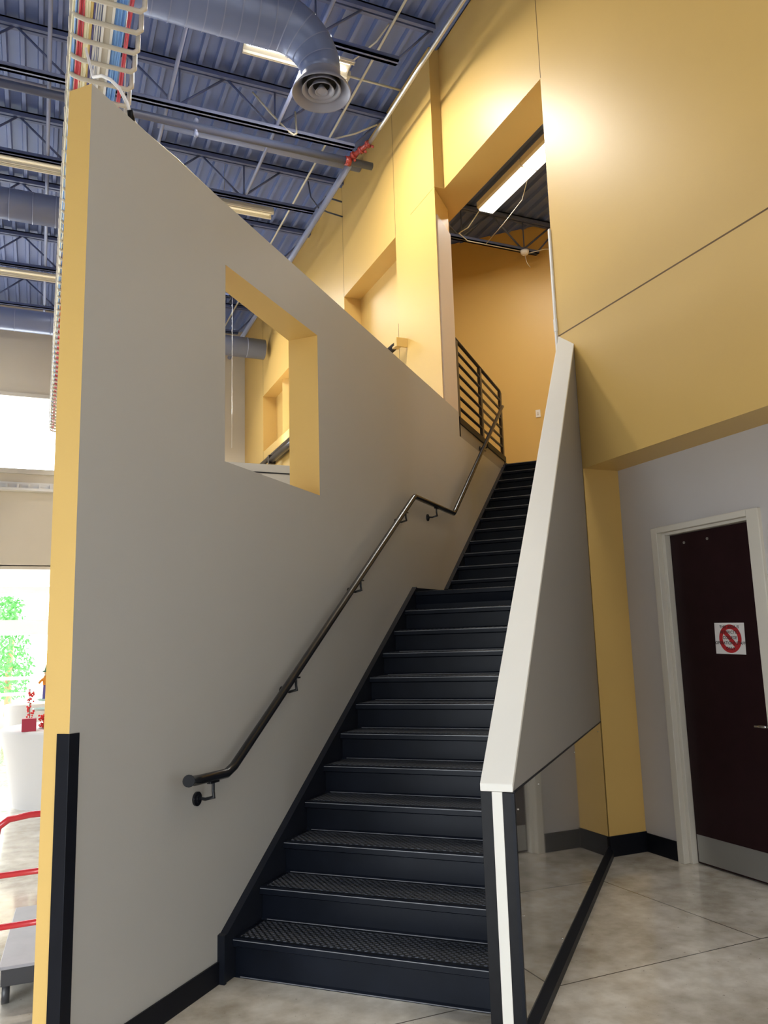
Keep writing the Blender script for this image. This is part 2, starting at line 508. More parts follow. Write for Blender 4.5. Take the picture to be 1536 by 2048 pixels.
# one closed mesh with a window hole (material slots: grey faces, yellow end and reveals)
def quad(pts, mi):
    b.cur = mi; b.add(pts, [tuple(range(len(pts)))])
sA, sB, sC, sE = 2.69, 5.09, 8.805, 11.0
ZT, ZT2 = 4.385, 4.095
for side in (0, 1):
    tt = (lambda s: t0) if side == 0 else tback
    def P(s, z): return (s, tt(s), z)
    for (a0, a1, z0, z1) in [(sA, W0, 0, ZT), (W0, W1, 0, WZ0), (W0, W1, WZ1, ZT), (W1, sB, 0, ZT), (sB, sC, 0, ZT), (sC, sE, 0, ZT2)]:
        pts = [P(a0, z0), P(a1, z0), P(a1, z1), P(a0, z1)]
        quad(pts if side == 0 else pts[::-1], 0)
quad([(sA, tback(sA), 0), (sA, t0, 0), (sA, t0, ZT), (sA, tback(sA), ZT)], 1)
quad([(sE, t0, 0), (sE, tback(sE), 0), (sE, tback(sE), ZT2), (sE, t0, ZT2)], 0)
quad([(sC, t0, ZT2), (sC, tback(sC), ZT2), (sC, tback(sC), ZT), (sC, t0, ZT)], 0)
quad([(sA, t0, ZT), (sB, t0, ZT), (sC, t0, ZT), (sC, tback(sC), ZT), (sB, tback(sB), ZT), (sA, tback(sA), ZT)], 1)
quad([(sC, t0, ZT2), (sE, t0, ZT2), (sE, tback(sE), ZT2), (sC, tback(sC), ZT2)], 0)
quad([(W0, t0, WZ1), (W0, tback(W0), WZ1), (W1, tback(W1), WZ1), (W1, t0, WZ1)], 1)
quad([(W0, t0, WZ0), (W1, t0, WZ0), (W1, tback(W1), WZ0), (W0, tback(W0), WZ0)], 1)
quad([(W0, t0, WZ0), (W0, tback(W0), WZ0), (W0, tback(W0), WZ1), (W0, t0, WZ1)], 1)
quad([(W1, t0, WZ0), (W1, t0, WZ1), (W1, tback(W1), WZ1), (W1, tback(W1), WZ0)], 1)
struct(b.build('wall_left', ['grey', 'yellow'], recalc=False), 'tall taupe grey partition wall with yellow end and square opening', 'wall')
b = MB(STF); b.box(2.75, 3.815, t0 - .012, t0, 0, .11)
struct(b.build('baseboard_left', 'black', bevel=0.002), 'black vinyl baseboard at the foot of the grey wall', 'baseboard')
b = MB(STF)
b.prism([(sA - .006, t0 - .006), (sA + .055, t0 - .006), (sA + .055, t0 - .0005), (sA - .0005, t0 - .0005), (sA - .0005, t0 + .062), (sA - .006, t0 + .062)], 0, 1.372)
tag(b.build('corner_guard', 'black', bevel=0.002), 'black L-shaped corner guard on the end of the grey wall', 'corner guard')

# grey parapet behind the square opening
b = MB(); b.box(1.35, 4.07, 11.2, 11.4, 0, 4.37); b.cur = 1; b.box(1.35, 4.07, 11.19, 11.2, 4.235, 4.25)
struct(b.build('wall_inner', ['grey', 'black'], recalc=False), 'grey parapet wall seen through the square opening', 'wall')

# far wall
YF = 17.1
b = MB()
b.box(-14, -9.0, YF, YF + .3, 3.42, 8.84); b.box(-9, 1.6, YF, YF + .3, 6.89, 8.84); b.box(-9, 1.6, YF, YF + .3, 3.42, 5.34); b.box(1.6, XP + .1, YF, YF + .3, 0, 8.84)
b.box(-14, 1.6, YF, 20.9, 3.36, 3.44)
struct(b.build('wall_back', 'beige', recalc=False), 'beige far wall above the storefront', 'wall')
b = MB()
b.box(-9, 1.6, YF - .05, YF + .12, 6.84, 6.92); b.box(-9, 1.6, YF - .05, YF + .12, 5.26, 5.36)
for xx in (-9, -6, -3, 1.56): b.box(xx - .03, xx + .03, YF + .02, YF + .1, 5.3, 6.9)
struct(b.build('window_1', 'frame', recalc=False), 'high clerestory window washed out by daylight', 'window')
b = MB(); b.box(-9, 1.6, YF - .16, YF - .01, 4.90, 4.95); b.box(-9, 1.6, YF - .02, YF - .003, 4.95, 5.09)
for i in range(52): 
    xx = -8.9 + i * .2; b.box(xx, xx + .04, YF - .12, YF - .02, 4.95, 5.05)
struct(b.build('trim_3', 'white', recalc=False), 'white bracketed ledge on the far wall', 'trim')
# storefront
YS = 20.7
b = MB()
b.box(-14, 3, YS, YS + .12, 3.14, 3.30); b.box(-14, 3, YS, YS + .12, 2.17, 2.52); b.box(-14, 3, YS, YS + .1, 1.14, 1.21); b.box(-14, 3, YS, YS + .1, .78, .85); b.box(-14, 3, YS, YS + .12, 0, .32)
for xx in (-8, -6, -4, -2, 0.17, 2.1): b.box(xx - .035, xx + .035, YS - .01, YS + .13, 0.01, 3.29)
struct(b.build('window_2', 'white', recalc=False), 'white framed storefront windows at the far end of the hall', 'window')
b = MB(); b.box(1.6, 1.8, YF + .3, YS, 0, 3.36)
struct(b.build('wall_recess', 'beige', recalc=False), 'beige side wall of the storefront recess', 'wall')

# upper room
b = MB(STF); b.box(13.07, 13.27, -3.5, 7.2, 4.0, 8.84)
struct(b.build('wall_upper_back', 'yellow', recalc=False), 'yellow wall at the head of the stairs', 'wall')
b = MB(STF); b.box(7.3, 13.07, 0.48, 0.62, 1.5, 8.84)
struct(b.build('wall_upper_right', 'yellow', recalc=False), 'yellow wall to the right of the upper stair flight', 'wall')
b = MB(STF); b.box(11.06, 13.07, 1.02, 3.6, 4.0, 4.199)
struct(b.build('floor_landing', 'black'), 'dark floor at the head of the stairs', 'floor')

def portal(loc, sx, sy, direction):
    ld = bpy.data.lights.new('window_portal', 'AREA'); ld.shape = 'RECTANGLE'; ld.size = sx; ld.size_y = sy; ld.cycles.is_portal = True
    lo = bpy.data.objects.new('window_portal', ld); col.objects.link(lo)
    lo.location = loc; lo.rotation_euler = Vector(direction).to_track_quat('-Z', 'Y').to_euler()
portal(tuple(stp(-3.42, 2.95, 1.45)), 4.5, 2.9, tuple(S))
portal((-3.7, YF + .32, 6.12), 10.6, 1.55, (0, -1, 0))
portal((-6.2, YS + .14, 1.65), 15.6, 3.3, (0, -1, 0))
# ================================================================== STAIRCASE
st = thing('staircase', 'black two-flight staircase with studded rubber treads between grey wall and white-capped guard', 'staircase', tuple(stp(3.9, 1.75, 0)), PI / 4)
nos = []
for i in range(12): nos.append((3.880 + .2781 * i, .1985 + .1797 * i))
nos2 = [(8.095 + .265 * i, 2.351 + .1681 * i) for i in range(12)]
TL, TR = 2.468, 1.025
OV = 0.034
def tread(s, z, s_next):
    b = MB(STF)
    # smooth nosing and body, profile in (s,z)
    b.prism_y([(s + .012, z - .045), (s, z - .038), (s, z - .006), (s + .008, z), (s + .030, z), (s_next + OV, z), (s_next + OV, z - .03), (s + OV, z - .03), (s + OV, z - .045)], TR, TL)
    b.cur = 1
    b.box(s + .034, s_next + OV - .03, TR + .01, TL - .035, z - .001, z + .0025)
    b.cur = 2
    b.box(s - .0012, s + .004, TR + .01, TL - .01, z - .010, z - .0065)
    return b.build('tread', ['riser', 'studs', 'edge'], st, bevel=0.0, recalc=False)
def riser(s, z0, z1):
    b = MB(STF)
    b.prism_y([(s + OV, z1 - .03), (s + OV + .02, z1 - .03), (s + OV + .02, z0), (s + OV - .012, z0), (s + OV - .009, z0 + .006), (s + OV, z0 + .016)], TR, TL - .002)
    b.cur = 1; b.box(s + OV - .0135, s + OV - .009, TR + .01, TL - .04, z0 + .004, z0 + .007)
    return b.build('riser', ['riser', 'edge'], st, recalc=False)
zprev = 0
for i, (s, z) in enumerate(nos):
    nxt = nos[i + 1][0] if i < 11 else s + .28
    if i < 11: tread(s, z, nxt)
    riser(s, zprev, z); zprev = z
b = MB(STF)
s, z = nos[11]
b.prism_y([(s + .012, z - .045), (s, z - .038), (s, z - .006), (s + .008, z), (nos2[0][0] + OV, z), (nos2[0][0] + OV, z - .12), (s + OV, z - .12)], TR, TL)
b.cur = 1; b.box(s + .034, nos2[0][0] + OV - .03, TR + .01, TL - .035, z - .001, z + .0025)
b.build('landing', ['riser', 'studs'], st, recalc=False)
for i, (s, z) in enumerate(nos2):
    nxt = nos2[i + 1][0] if i < 11 else s + .10
    tread(s, z, nxt); riser(s, zprev, z); zprev = z
# stringers
def stringer(poly, t_a, t_b):
    b = MB(STF); b.prism_y(poly, t_a, t_b); return b.build('stringer', 'stringer', st, bevel=0.002)
low = [(3.80, 0), (3.80, .215), (6.985, 2.212), (7.97, 2.235), (7.97, 1.9), (6.99, 1.75), (4.15, 0)]
stringer(low, TL - .004, t0 - .0005)
upp = [(7.93, 2.06), (7.965, 2.245), (10.94, 4.135), (11.13, 4.235), (11.13, 3.9), (8.4, 2.06)]
stringer(upp, TL - .004, t0 - .0005)
for (pa, pb) in (((3.80, .215), (6.985, 2.212)), ((7.965, 2.245), (10.94, 4.135))):
    b = MB(STF)
    ds, dz = pb[0] - pa[0], pb[1] - pa[1]; l = math.hypot(ds, dz); nx, nz = -dz / l * .008, ds / l * .008
    b.prism_y([pa, pb, (pb[0] + nx, pb[1] + nz), (pa[0] + nx, pa[1] + nz)], TL - .012, t0)
    b.build('stringer_edge', 'stringer', st)
b = MB(STF); b.prism_y([(3.795, 0), (3.795, .235), (3.815, .24), (3.815, 0)], TL - .012, t0); b.build('stringer_end', 'stringer', st)
stringer([(3.9, 0), (3.9, .12), (6.95, 2.06), (8.0, 2.06), (8.0, 1.85), (6.99, 1.8), (4.15, 0)], TR, TR + .02)
b = MB(STF); b.prism_y([(4.0, 0.05), (7.0, 1.95), (8.15, 2.0), (11.05, 3.98), (11.05, 3.8), (8.25, 1.8), (7.1, 1.75), (4.35, 0.0), (4.0, 0)], TR + .02, TL - .02)
b.build('soffit', 'riser', st)

# ================================================================== GUARD on the right side of the stairs
g = thing('stair_guard', 'solid sloping stair guard with wide off-white cap, grey side and mirror-gloss base panel', 'guard wall', tuple(stp(3.70, .94, 0)), PI / 4)
G0, GR, GL = 3.64, .862, 1.012
def capz(s): return 1.070 + (s - G0) * 1.0015
def wall_s(t): return XW / q + t         # s where the yellow wall plane meets t
def slopeprism(name, mat, s0, tA, tB, zlo, zhi, parent=g, bevel=0, sEndOff=0.0):
    """solid between two height functions of s, cut off by the yellow wall"""
    b = MB(STF)
    vs = []
    for t in (tA, tB):
        e_ = wall_s(t) + sEndOff
        vs += [(s0, t, zlo(s0)), (e_, t, zlo(e_)), (e_, t, zhi(e_)), (s0, t, zhi(s0))]
    b.add(vs, [(0, 1, 2, 3), (7, 6, 5, 4), (0, 4, 5, 1), (1, 5, 6, 2), (2, 6, 7, 3), (3, 7, 4, 0)])
    return b.build(name, mat, parent, bevel=bevel)
slopeprism('cap', 'cap', G0, GR, GL, lambda s: capz(s) - .034, capz, bevel=.003)
slopeprism('body', 'panel', G0 + .025, GR + .012, GL - .008, lambda s: 0.0, lambda s: capz(s) - .034)
# grey side panel: from z=1.04 up
b = MB(STF)
eR = wall_s(GR) 
zb = 1.040
b.prism_y([(G0 + .004, zb), (eR - .003, zb), (eR - .003, capz(eR) - .034), (G0 + .004, capz(G0) - .034)], GR + .001, GR + .012)
b.build('side_panel', 'panel', g)
b = MB(STF); b.box(G0 + .02, eR - .004, GR, GR + .012, .09, zb - .006)
b.build('mirror_panel', 'mirror', g)
b = MB(STF); b.box(G0 + .01, eR - .004, GR - .004, GR + .012, zb - .008, zb)
b.build('panel_joint', 'black', g)
b = MB(STF); b.box(G0 - .0, G0 + .02, GR - .0045, GR + .01, 0, zb - .008); b.build('edge_strip', 'black', g)
b = MB(STF); b.prism_x([(GR + .01, 0), (GR - .03, 0), (GR - .03, .045), (GR, .09), (GR + .01, .09)], G0 + .02, eR - .02); b.build('base_rail', 'black', g, bevel=.002)
wc0, wc1 = .912, .959
b = MB(STF); b.box(G0, G0 + .03, wc0, wc1, 0, capz(G0) - .034); b.build('end_core', 'cap', g, bevel=.001)
b = MB(STF); b.box(G0 + .003, G0 + .03, GR + .002, wc0, 0, capz(G0) - .036); b.build('end_strip', 'blackpaint', g, bevel=.001)
b = MB(STF); b.box(G0 + .003, G0 + .03, wc1, GL, 0, capz(G0) - .036); b.build('end_strip', 'blackpaint', g, bevel=.001)
for s_, z_ in ((3.72, .95), (3.72, .5), (4.6, .12), (5.2, .12), (5.9, .12), (4.2, .98), (6.6, .98), (5.4, .98)):
    b = MB(STF); b.ball((s_, GR - .001, z_), .004, 5); b.build('screw', 'chrome', g)

# ================================================================== HANDRAIL on the grey wall
h = thing('handrail', 'black steel wall handrail stepping up along both flights', 'handrail', tuple(stp(3.4, 2.40, 0)), PI / 4)
TH = 2.40
hr = [(3.33, TH - .045, 1.085), (3.37, TH - .02, 1.077), (3.47, TH, 1.066), (3.72, TH, 1.060), (3.79, TH, 1.085)]
hr += [(6.82, TH, 3.025), (6.865, TH, 3.045), (8.09, TH, 3.06), (8.135, TH, 3.085), (10.69, TH, 4.94), (10.73, TH, 4.96)]
b = MB(STF); b.tube(hr, .0245, 16); b.build('tube', 'steelblack', h)
b = MB(STF); b.tube([(3.332, TH - .044, 1.0845), (3.315, TH - .052, 1.088)], .029, 16); b.build('end_collar', 'blackpaint', h)
def bracket(s, z, zr):
    b = MB(STF)
    ds = -.005
    b.tube([(s + ds, t0, zr - .112), (s + ds, t0 - .012, zr - .112)], .036, 16)
    b.tube([(s + ds, t0 - .012, zr - .112), (s + ds, t0 - .02, zr - .112)], .02, 12)
    b.tube([(s + ds, t0 - .01, zr - .108), (s + ds * .8, t0 - .055, zr - .112), (s + ds * .4, TH - .005, zr - .10), (s, TH, zr - .07), (s, TH, zr - .02)], .0085, 8)
    b.box(s - .04, s + .04, TH - .012, TH + .012, zr - .031, zr - .021)
    return b.build('bracket', 'steelblack', h, bevel=.001)
def rz(s):
    for i in range(len(hr) - 1):
        if hr[i][0] <= s <= hr[i + 1][0]:
            k = (s - hr[i][0]) / (hr[i + 1][0] - hr[i][0]); return hr[i][2] + k * (hr[i + 1][2] - hr[i][2])
for s_ in (3.60, 4.50, 5.55, 6.60, 7.50, 9.75): bracket(s_, 0, rz(s_))

# ================================================================== UPPER GUARD RAILING
r = thing('guard_railing', 'dark steel guard railing with horizontal bars beside the upper flight', 'railing', tuple(stp(9.0, 2.53, 4.1)), PI / 4)
TG = 2.53
for sp_ in (8.915, 10.02, 11.16):
    b = MB(STF); b.box(sp_ - .042, sp_ + .042, TG - .02, TG + .02, 4.30, 5.315); b.build('post', 'railsteel', r, bevel=.004)
b = MB(STF); b.tube([(8.85, TG, 5.33), (11.12, TG, 5.33), (11.165, TG, 5.315), (11.17, TG, 5.27)], .022, 12); b.build('top_rail', 'railsteel', r)
for k in range(1, 7):
    z_ = 4.34 + k * .1414
    b = MB(STF); b.tube([(8.90, TG, z_), (11.17, TG, z_)], .018, 8); b.build('bar', 'railsteel', r)
b = MB(STF); b.box(8.85, 11.20, TG - .036, TG + .03, 4.262, 4.345); b.build('bottom_channel', 'black', r, bevel=.003)
b = MB(STF); b.box(8.86, 11.18, TG - .022, TG + .02, 4.097, 4.27); b.build('curb_plate', 'panel', r, bevel=.002)
b = MB(STF); b.box(8.848, 8.862, TG - .034, TG + .02, 4.098, 4.262); b.build('curb_end', 'black', r)
b = MB(STF); b.box(9.98, 10.06, TG - .034, TG - .02, 4.18, 4.34); b.build('post_foot', 'steelblack', r)
b = MB(STF); b.box(11.15, 11.22, TG - .034, TG + .02, 4.19, 4.34); b.build('post_foot', 'steelblack', r)

# ================================================================== DOOR
d = MB()
XL = 4.65
# frame: outer casing, rebate and stop
fr = MB()
FYo1, FYo0, FZo = 5.05, 3.985, 2.565
FYi1, FYi0, FZi = 4.955, 4.118, 2.500
def frame_ring(b, x0, x1, yo1, yo0, zo, yi1, yi0, zi):
    b.box(x0, x1, yi1, yo1, 0, zo); b.box(x0, x1, yo0, yi0, 0, zo); b.box(x0, x1, yi0, yi1, zi, zo)
frame_ring(fr, 4.545, 4.60, FYo1, FYo0, FZo, FYi1 + .03, FYi0 - .03, FZi + .02)
frame_ring(fr, 4.60, 4.80, FYo1 - .01, FYo0 + .05, FZo - .01, FYi1, FYi0, FZi)
dd = thing('door_1', 'dark mahogany flush door in a cream frame with paper sign', 'door', (XL, 4.53, 0)); dd['kind'] = 'structure'
fr.build('door_frame', 'frame', dd, bevel=.004)
b = MB(); b.box(XL, XL + .045, FYi0 + .004, FYi1 - .004, .008, FZi - .004); lf = reg(b.build('door_leaf', 'door', dd, bevel=.002))
b = MB(); b.box(XL - .002, XL, FYi0 + .02, FYi1 - .015, .02, .215); b.build('kick_plate', 'kick', lf)
b = MB()
b.tube([(XL, 4.145, 1.07), (XL - .012, 4.145, 1.07)], .032, 20)
b.tube([(XL - .01, 4.145, 1.07), (XL - .055, 4.145, 1.07), (XL - .06, 4.15, 1.07), (XL - .06, 4.235, 1.068)], .011, 12)
b.build('door_handle', 'chrome', lf)
b = MB(); b.tube([(XL, 4.145, 1.22), (XL - .01, 4.145, 1.22)], .022, 20); b.tube([(XL - .01, 4.145, 1.22), (XL - .014, 4.145, 1.22)], .009, 12); b.build('door_lock', 'chrome', lf)
for yy in (4.80, 4.56): 
    b = MB(); b.tube([(XL, yy, 2.425), (XL - .005, yy, 2.425)], .011, 12); b.build('bolt_cap', 'kick', lf)

# sign on the door
sg = thing('paper_sign', 'white paper sign with red prohibition circle taped on the dark door', 'sign', (XL - .003, 4.43, 1.565))
XS = XL - .004
SY1, SY0, SZ1, SZ0 = 4.575, 4.292, 1.785, 1.560
tilt = -0.03
def sgp(u, v, x):   # u,v from sign centre; u to the viewer's right
    cy, cz = (SY1 + SY0) / 2, (SZ1 + SZ0) / 2
    return (x, cy - (u * math.cos(tilt) - v * math.sin(tilt)), cz + (u * math.sin(tilt) + v * math.cos(tilt)))
b = MB(); hw, hh = .138, .113
nx_, nz_ = 8, 6
vs = []; fs = []
for j in range(nz_ + 1):
    for i in range(nx_ + 1):
        u = -hw + 2 * hw * i / nx_; v = -hh + 2 * hh * j / nz_
        curl = .0007 * abs(math.sin(i * 1.7 + j)) * (1 if (j in (0, nz_) or i in (0, nx_)) else .15)
        vs.append(sgp(u, v, XS - curl))
for j in range(nz_):
    for i in range(nx_):
        a = j * (nx_ + 1) + i; fs.append((a, a + 1, a + nx_ + 2, a + nx_ + 1))
b.add(vs, fs); b.build('sheet', 'paper', sg)
b = MB(); nseg = 64; ro, ri = .103, .070
vs = []; fs = []
for k in range(nseg):
    a = 2 * PI * k / nseg
    vs += [sgp(.004 + ro * math.cos(a), -.002 + ro * math.sin(a), XS - .0012 - .0), sgp(.004 + ri * math.cos(a), -.002 + ri * math.sin(a), XS - .0012)]
for k in range(nseg):
    a = 2 * k; c = 2 * ((k + 1) % nseg); fs.append((a, c, c + 1, a + 1))
b.add(vs, fs)
ang = math.radians(-45); wd = .0165; L_ = .075
pts = []
for (l, w_) in ((-L_, -wd), (L_, -wd), (L_, wd), (-L_, wd)):
    pts.append(sgp(.004 + l * math.cos(ang) - w_ * math.sin(ang), -.002 + l * math.sin(ang) + w_ * math.cos(ang), XS - .0013))
b.add(pts, [(0, 1, 2, 3)])
b.build('prohibition_circle', 'signred', sg)
lines = ['THIS AREA IS', 'RESTRICTED', 'COLLEGE', 'OPERATIONS STAFF', 'ONLY']
for k, tx in enumerate(lines):
    cu = bpy.data.curves.new('txt', 'FONT'); cu.body = tx; cu.size = .030; cu.align_x = 'CENTER'; cu.offset = .0006; cu.space_character = 1.05
    to = bpy.data.objects.new('txt', cu); col.objects.link(to)
    dg = bpy.context.evaluated_depsgraph_get()
    me = bpy.data.meshes.new_from_object(to.evaluated_get(dg))
    bpy.data.objects.remove(to)
    inv = full(sg).inverted()
    for vtx in me.vertices:
        u, v = vtx.co.x, vtx.co.y
        vtx.co = inv @ Vector(sgp(u + .002, v + .074 - k * .039, XS - .0022))
    me.materials.clear(); me.materials.append(M['ink'])
    o = bpy.data.objects.new('lettering', me); col.objects.link(o); o.parent = sg

# outlet upstairs
o_ = thing('light_switch', 'small white switch plate on the yellow wall at the head of the stairs', 'switch', tuple(stp(13.06, 2.32, 5.4)), PI / 4)
b = MB(STF); b.box(13.058, 13.07, 2.28, 2.36, 5.40, 5.53); b.build('plate', 'white', o_, bevel=.003)
b = MB(STF); b.box(13.048, 13.058, 2.31, 2.33, 5.44, 5.49); b.build('toggle', 'frame', o_, bevel=.002)

# ================================================================== CEILING STRUCTURE
def joist(y, x0, x1, label, mats=('joist', 'joist'), group='open web roof joists of the hall'):
    J = thing('roof_joist', label, 'joist', (x0, y, 8.2), 0, group)
    b = MB(); b.box(x0, x1 + .48, y - .055, y - .012, 8.745, 8.82); b.box(x0, x1 + .48, y + .012, y + .055, 8.745, 8.82); b.box(x0, x1 + .48, y - .055, y + .055, 8.80, 8.82)
    b.build('top_chord', mats[0], J)
    b = MB(); b.box(x0, x1, y - .05, y - .012, 8.20, 8.25); b.box(x0, x1, y + .012, y + .05, 8.20, 8.25); b.box(x0, x1, y - .05, y + .05, 8.20, 8.208)
    b.build('bottom_chord', mats[1], J)
    b = MB()
    k = math.ceil((x0 - 1.3) / 1.2)
    while 1.3 + 1.2 * k < x1:
        xb = 1.3 + 1.2 * k
        for xt in (xb - .6, xb + .6):
            if x0 < xt < x1 + .4: b.tube([(xb, y, 8.23), (xt, y, 8.77)], .016, 6)
        b.tube([(xb + .03, y, 8.23), (xb + .03, y, 8.77)], .012, 6)
        k += 1
    b.tube([(x1 - .02, y, 8.23), (x1 + .44, y, 8.76)], .014, 6)
    b.build('web', mats[0], J)
    return J
pos = ['nearest', 'second', 'third', 'fourth', 'fifth', 'sixth', 'farthest']
desc = ['blue-grey open web joist crossing above the round duct diffuser, nearest of the row',
        'blue-grey open web joist between the duct elbow and the lit fixture',
        'open web joist, bottom chord coloured pale as if lit, right above the sprinkler pipe',
        'blue-grey open web joist above the cream fluorescent channel',
        'blue-grey open web joist just past the left round duct',
        'blue-grey open web joist behind the vertical duct elbow',
        'blue-grey open web joist nearest the far beige wall']
for k, y_ in enumerate((5.65, 7.31, 8.97, 10.66, 12.3, 14.0, 15.7)):
    joist(y_, -9.8, 3.6 if k != 1 else 3.5, desc[k], ('joist', 'joistlt' if k == 2 else 'joist'))  # paler steel on the third joist's bottom chord paints it as lit
joist(10.60, 4.9, 7.6, 'dark open web joist over the upper room behind the lit tube', group='open web joists of the upper room')
joist(12.3, 4.9, 6.0, 'dark open web joist in the far corner of the upper room', group='open web joists of the upper room')

def pipe(name, pts, rad, mat, label, cat, n=12, group=None):
    b = MB(); b.tube(pts, rad, n)
    return tag(b.build(name, mat), label, cat, group)
bl = ['blue-grey bridging strut behind the cable tray, leftmost of three', 'blue-grey bridging strut just right of the cable tray', 'blue-grey bridging strut under the round diffuser']
for k, x_ in enumerate((-.13, 1.2, 2.55)):
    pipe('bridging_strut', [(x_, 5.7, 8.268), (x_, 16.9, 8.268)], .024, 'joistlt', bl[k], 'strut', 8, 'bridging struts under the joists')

# sprinkler pipe with red coupling
sp_ = thing('sprinkler_pipe', 'dark sprinkler pipe with red couplings ending at the yellow wall', 'pipe', (-8, 9.05, 8.02))
b = MB(); b.tube([(-12, 9.06, 8.07), (3.90, 9.06, 8.07)], .05, 14); b.build('main', 'pipe', sp_)
b = MB()
b.tube([(3.51, 9.06, 8.07), (3.59, 9.06, 8.07)], .062, 14)
b.tube([(3.56, 9.06, 8.09), (3.73, 8.72, 8.16)], .032, 12)
for (x_, y_, z_) in ((3.60, 8.97, 8.11), (3.66, 8.86, 8.13), (3.72, 8.75, 8.16)): b.tube([(x_ - .008, y_ + .016, z_ - .003), (x_ + .008, y_ - .016, z_ + .003)], .05, 12)
for (x_, y_, z_) in ((3.54, 9.03, 8.0), (3.62, 8.98, 8.05), (3.70, 8.80, 8.08), (3.77, 8.72, 8.12)): b.ball((x_, y_, z_), .02, 5)
b.build('coupling', 'redpaint', sp_)
b = MB(); b.tube([(3.73, 8.72, 8.16), (3.745, 8.2, 8.17), (3.75, 2.0, 8.17)], .024, 10); b.build('branch', 'galv', sp_)
b = MB(); b.tube([(3.60, 9.10, 8.07), (3.66, 16.8, 8.07)], .045, 12); b.build('branch', 'joistlt', sp_)
b = MB()
for x_ in (1.55, -1.2): 
    b.tube([(x_, 9.06, 8.07), (x_, 9.06, 7.98)], .022, 8); b.ball((x_, 9.06, 7.97), .035, 6); b.ball((x_, 9.06, 8.16), .035, 6)
b.build('sprinkler_head', 'joistlt', sp_)
pipe('drain_pipe', [(1.2, 9.9, 8.62), (4.07, 9.9, 8.62)], .085, 'joistlt', 'pale blue-grey drain pipe above the joists under the round diffuser', 'pipe', 16)
pipe('conduit', [(3.44, 5.8, 8.68), (3.50, 16.8, 8.68)], .016, 'creamconduit', 'long straight cream conduit running along the deck', 'conduit', 8)
pipe('conduit', [(-12, 9.55, 8.5), (0.35, 9.55, 8.5)], .02, 'joistlt', 'thin pale conduit left of the cable tray', 'conduit', 8)
# hangers, junction box and loose cable by the diffuser
jb = thing('junction_box', 'cream junction box with conduit beside the round diffuser', 'junction box', (3.25, 8.25, 8.7))
b = MB(); b.box(3.19, 3.31, 8.27, 8.38, 8.68, 8.76); b.build('box', 'creamconduit', jb, bevel=.004)
b = MB(); b.tube([(3.31, 8.32, 8.72), (4.05, 8.32, 8.72)], .014, 8); b.tube([(3.26, 8.27, 8.72), (3.27, 8.1, 8.76), (3.42, 7.7, 8.76), (3.45, 7.4, 8.76)], .011, 8); b.build('conduit', 'creamconduit', jb)
pipe('loose_cable', [(3.10, 7.95, 8.55), (3.17, 8.05, 8.45), (3.23, 8.2, 8.40), (3.22, 8.35, 8.45), (3.17, 8.45, 8.5), (3.20, 8.33, 8.68)], .010, 'creamconduit', 'thin cream cable hanging beside the round diffuser', 'cable', 6)
pipe('flexible_conduit', [(2.22, 8.90, 8.62), (2.45, 8.93, 8.42), (2.68, 8.93, 8.22), (2.76, 8.92, 8.17), (2.80, 8.92, 8.2), (2.80, 8.93, 8.30), (2.79, 8.94, 8.52)], .012, 'creamconduit', 'bent cream flexible conduit on the joist below the diffuser', 'conduit', 8)
pipe('flexible_conduit', [(3.27, 9.0, 8.27), (3.60, 8.9, 8.38), (3.86, 8.75, 8.48)], .012, 'creamconduit', 'cream flexible conduit running up to the wall over the red coupling', 'conduit', 8)

wc_ = thing('wall_stub', 'dark cable and two short rods ending on the yellow wall below the deck', 'cable bracket', (4.0, 10.7, 8.4))
b = MB(); b.tube([(3.80, 10.68, 8.52), (4.07, 10.68, 8.49)], .014, 8); b.build('rod', 'pipe', wc_)
b = MB(); b.tube([(3.52, 10.66, 8.70), (3.56, 10.66, 8.45), (3.68, 10.66, 8.30), (3.82, 10.66, 8.26), (4.07, 10.66, 8.23)], .012, 8); b.build('cable', 'pipe', wc_)
# ducts
def duct(name, path, rad, label, ribs=0.165, endcap=True):
    D_ = thing(name, label, 'duct', tuple(path[0]))
    b = MB(); b.tube(path, rad, 36); b.build('shell', 'duct', D_)
    # seams
    b = MB()
    pts = [Vector(p) for p in path]
    acc = 0
    for i in range(len(pts) - 1):
        a_, c_ = pts[i], pts[i + 1]; l = (c_ - a_).length; dr = (c_ - a_).normalized()
        while acc < l:
            p = a_ + dr * acc
            b.tube([p - dr * .005, p + dr * .005], (rad if not isinstance(rad, list) else rad[i]) + .007, 36, cap=False); acc += ribs
        acc -= l
    b.build('seams', 'joistlt', D_)
    return D_
DY = 6.88; DZ = 7.911; DR = .27
arc = []
cx_, cz_ = 1.936, DZ - .493
for k in range(0, 13):
    a = PI / 2 * k / 12
    arc.append((cx_ + .493 * math.sin(a), DY, cz_ + .493 * math.cos(a)))
mainpath = [(-10.8, DY, DZ), (cx_ - .02, DY, DZ)] + arc[1:]
rads = [DR, DR] + [DR + (.195 - DR) * k / 12 for k in range(1, 13)]
D1 = duct('spiral_duct', mainpath, rads, 'large blue-grey spiral duct turning down to a round diffuser', .165)
b = MB()
c = (cx_ + .493, DY, cz_ - .13)
b.lathe(c, [(.195, .14), (.20, .06), (.275, -.005), (.30, -.055), (.297, -.07), (.287, -.06), (.25, -.01), (.20, .05)], 48)
D1b = b.build('diffuser', 'diffmetal', D1)
reg(D1b)
for k, (ro_, zz) in enumerate(((.195, -.02), (.13, -.03), (.062, -.04))):
    b = MB(); b.lathe(c, [(ro_ - .045, zz + .05), (ro_ - .03, zz + .02), (ro_, zz - .012), (ro_ + .004, zz - .008), (ro_ - .02, zz + .03), (ro_ - .035, zz + .06)], 40)
    if k == 2: b.lathe(c, [(0.001, zz - .0), (.045, zz)], 24)
    b.build('cone_ring', 'diffmetal', D1b)
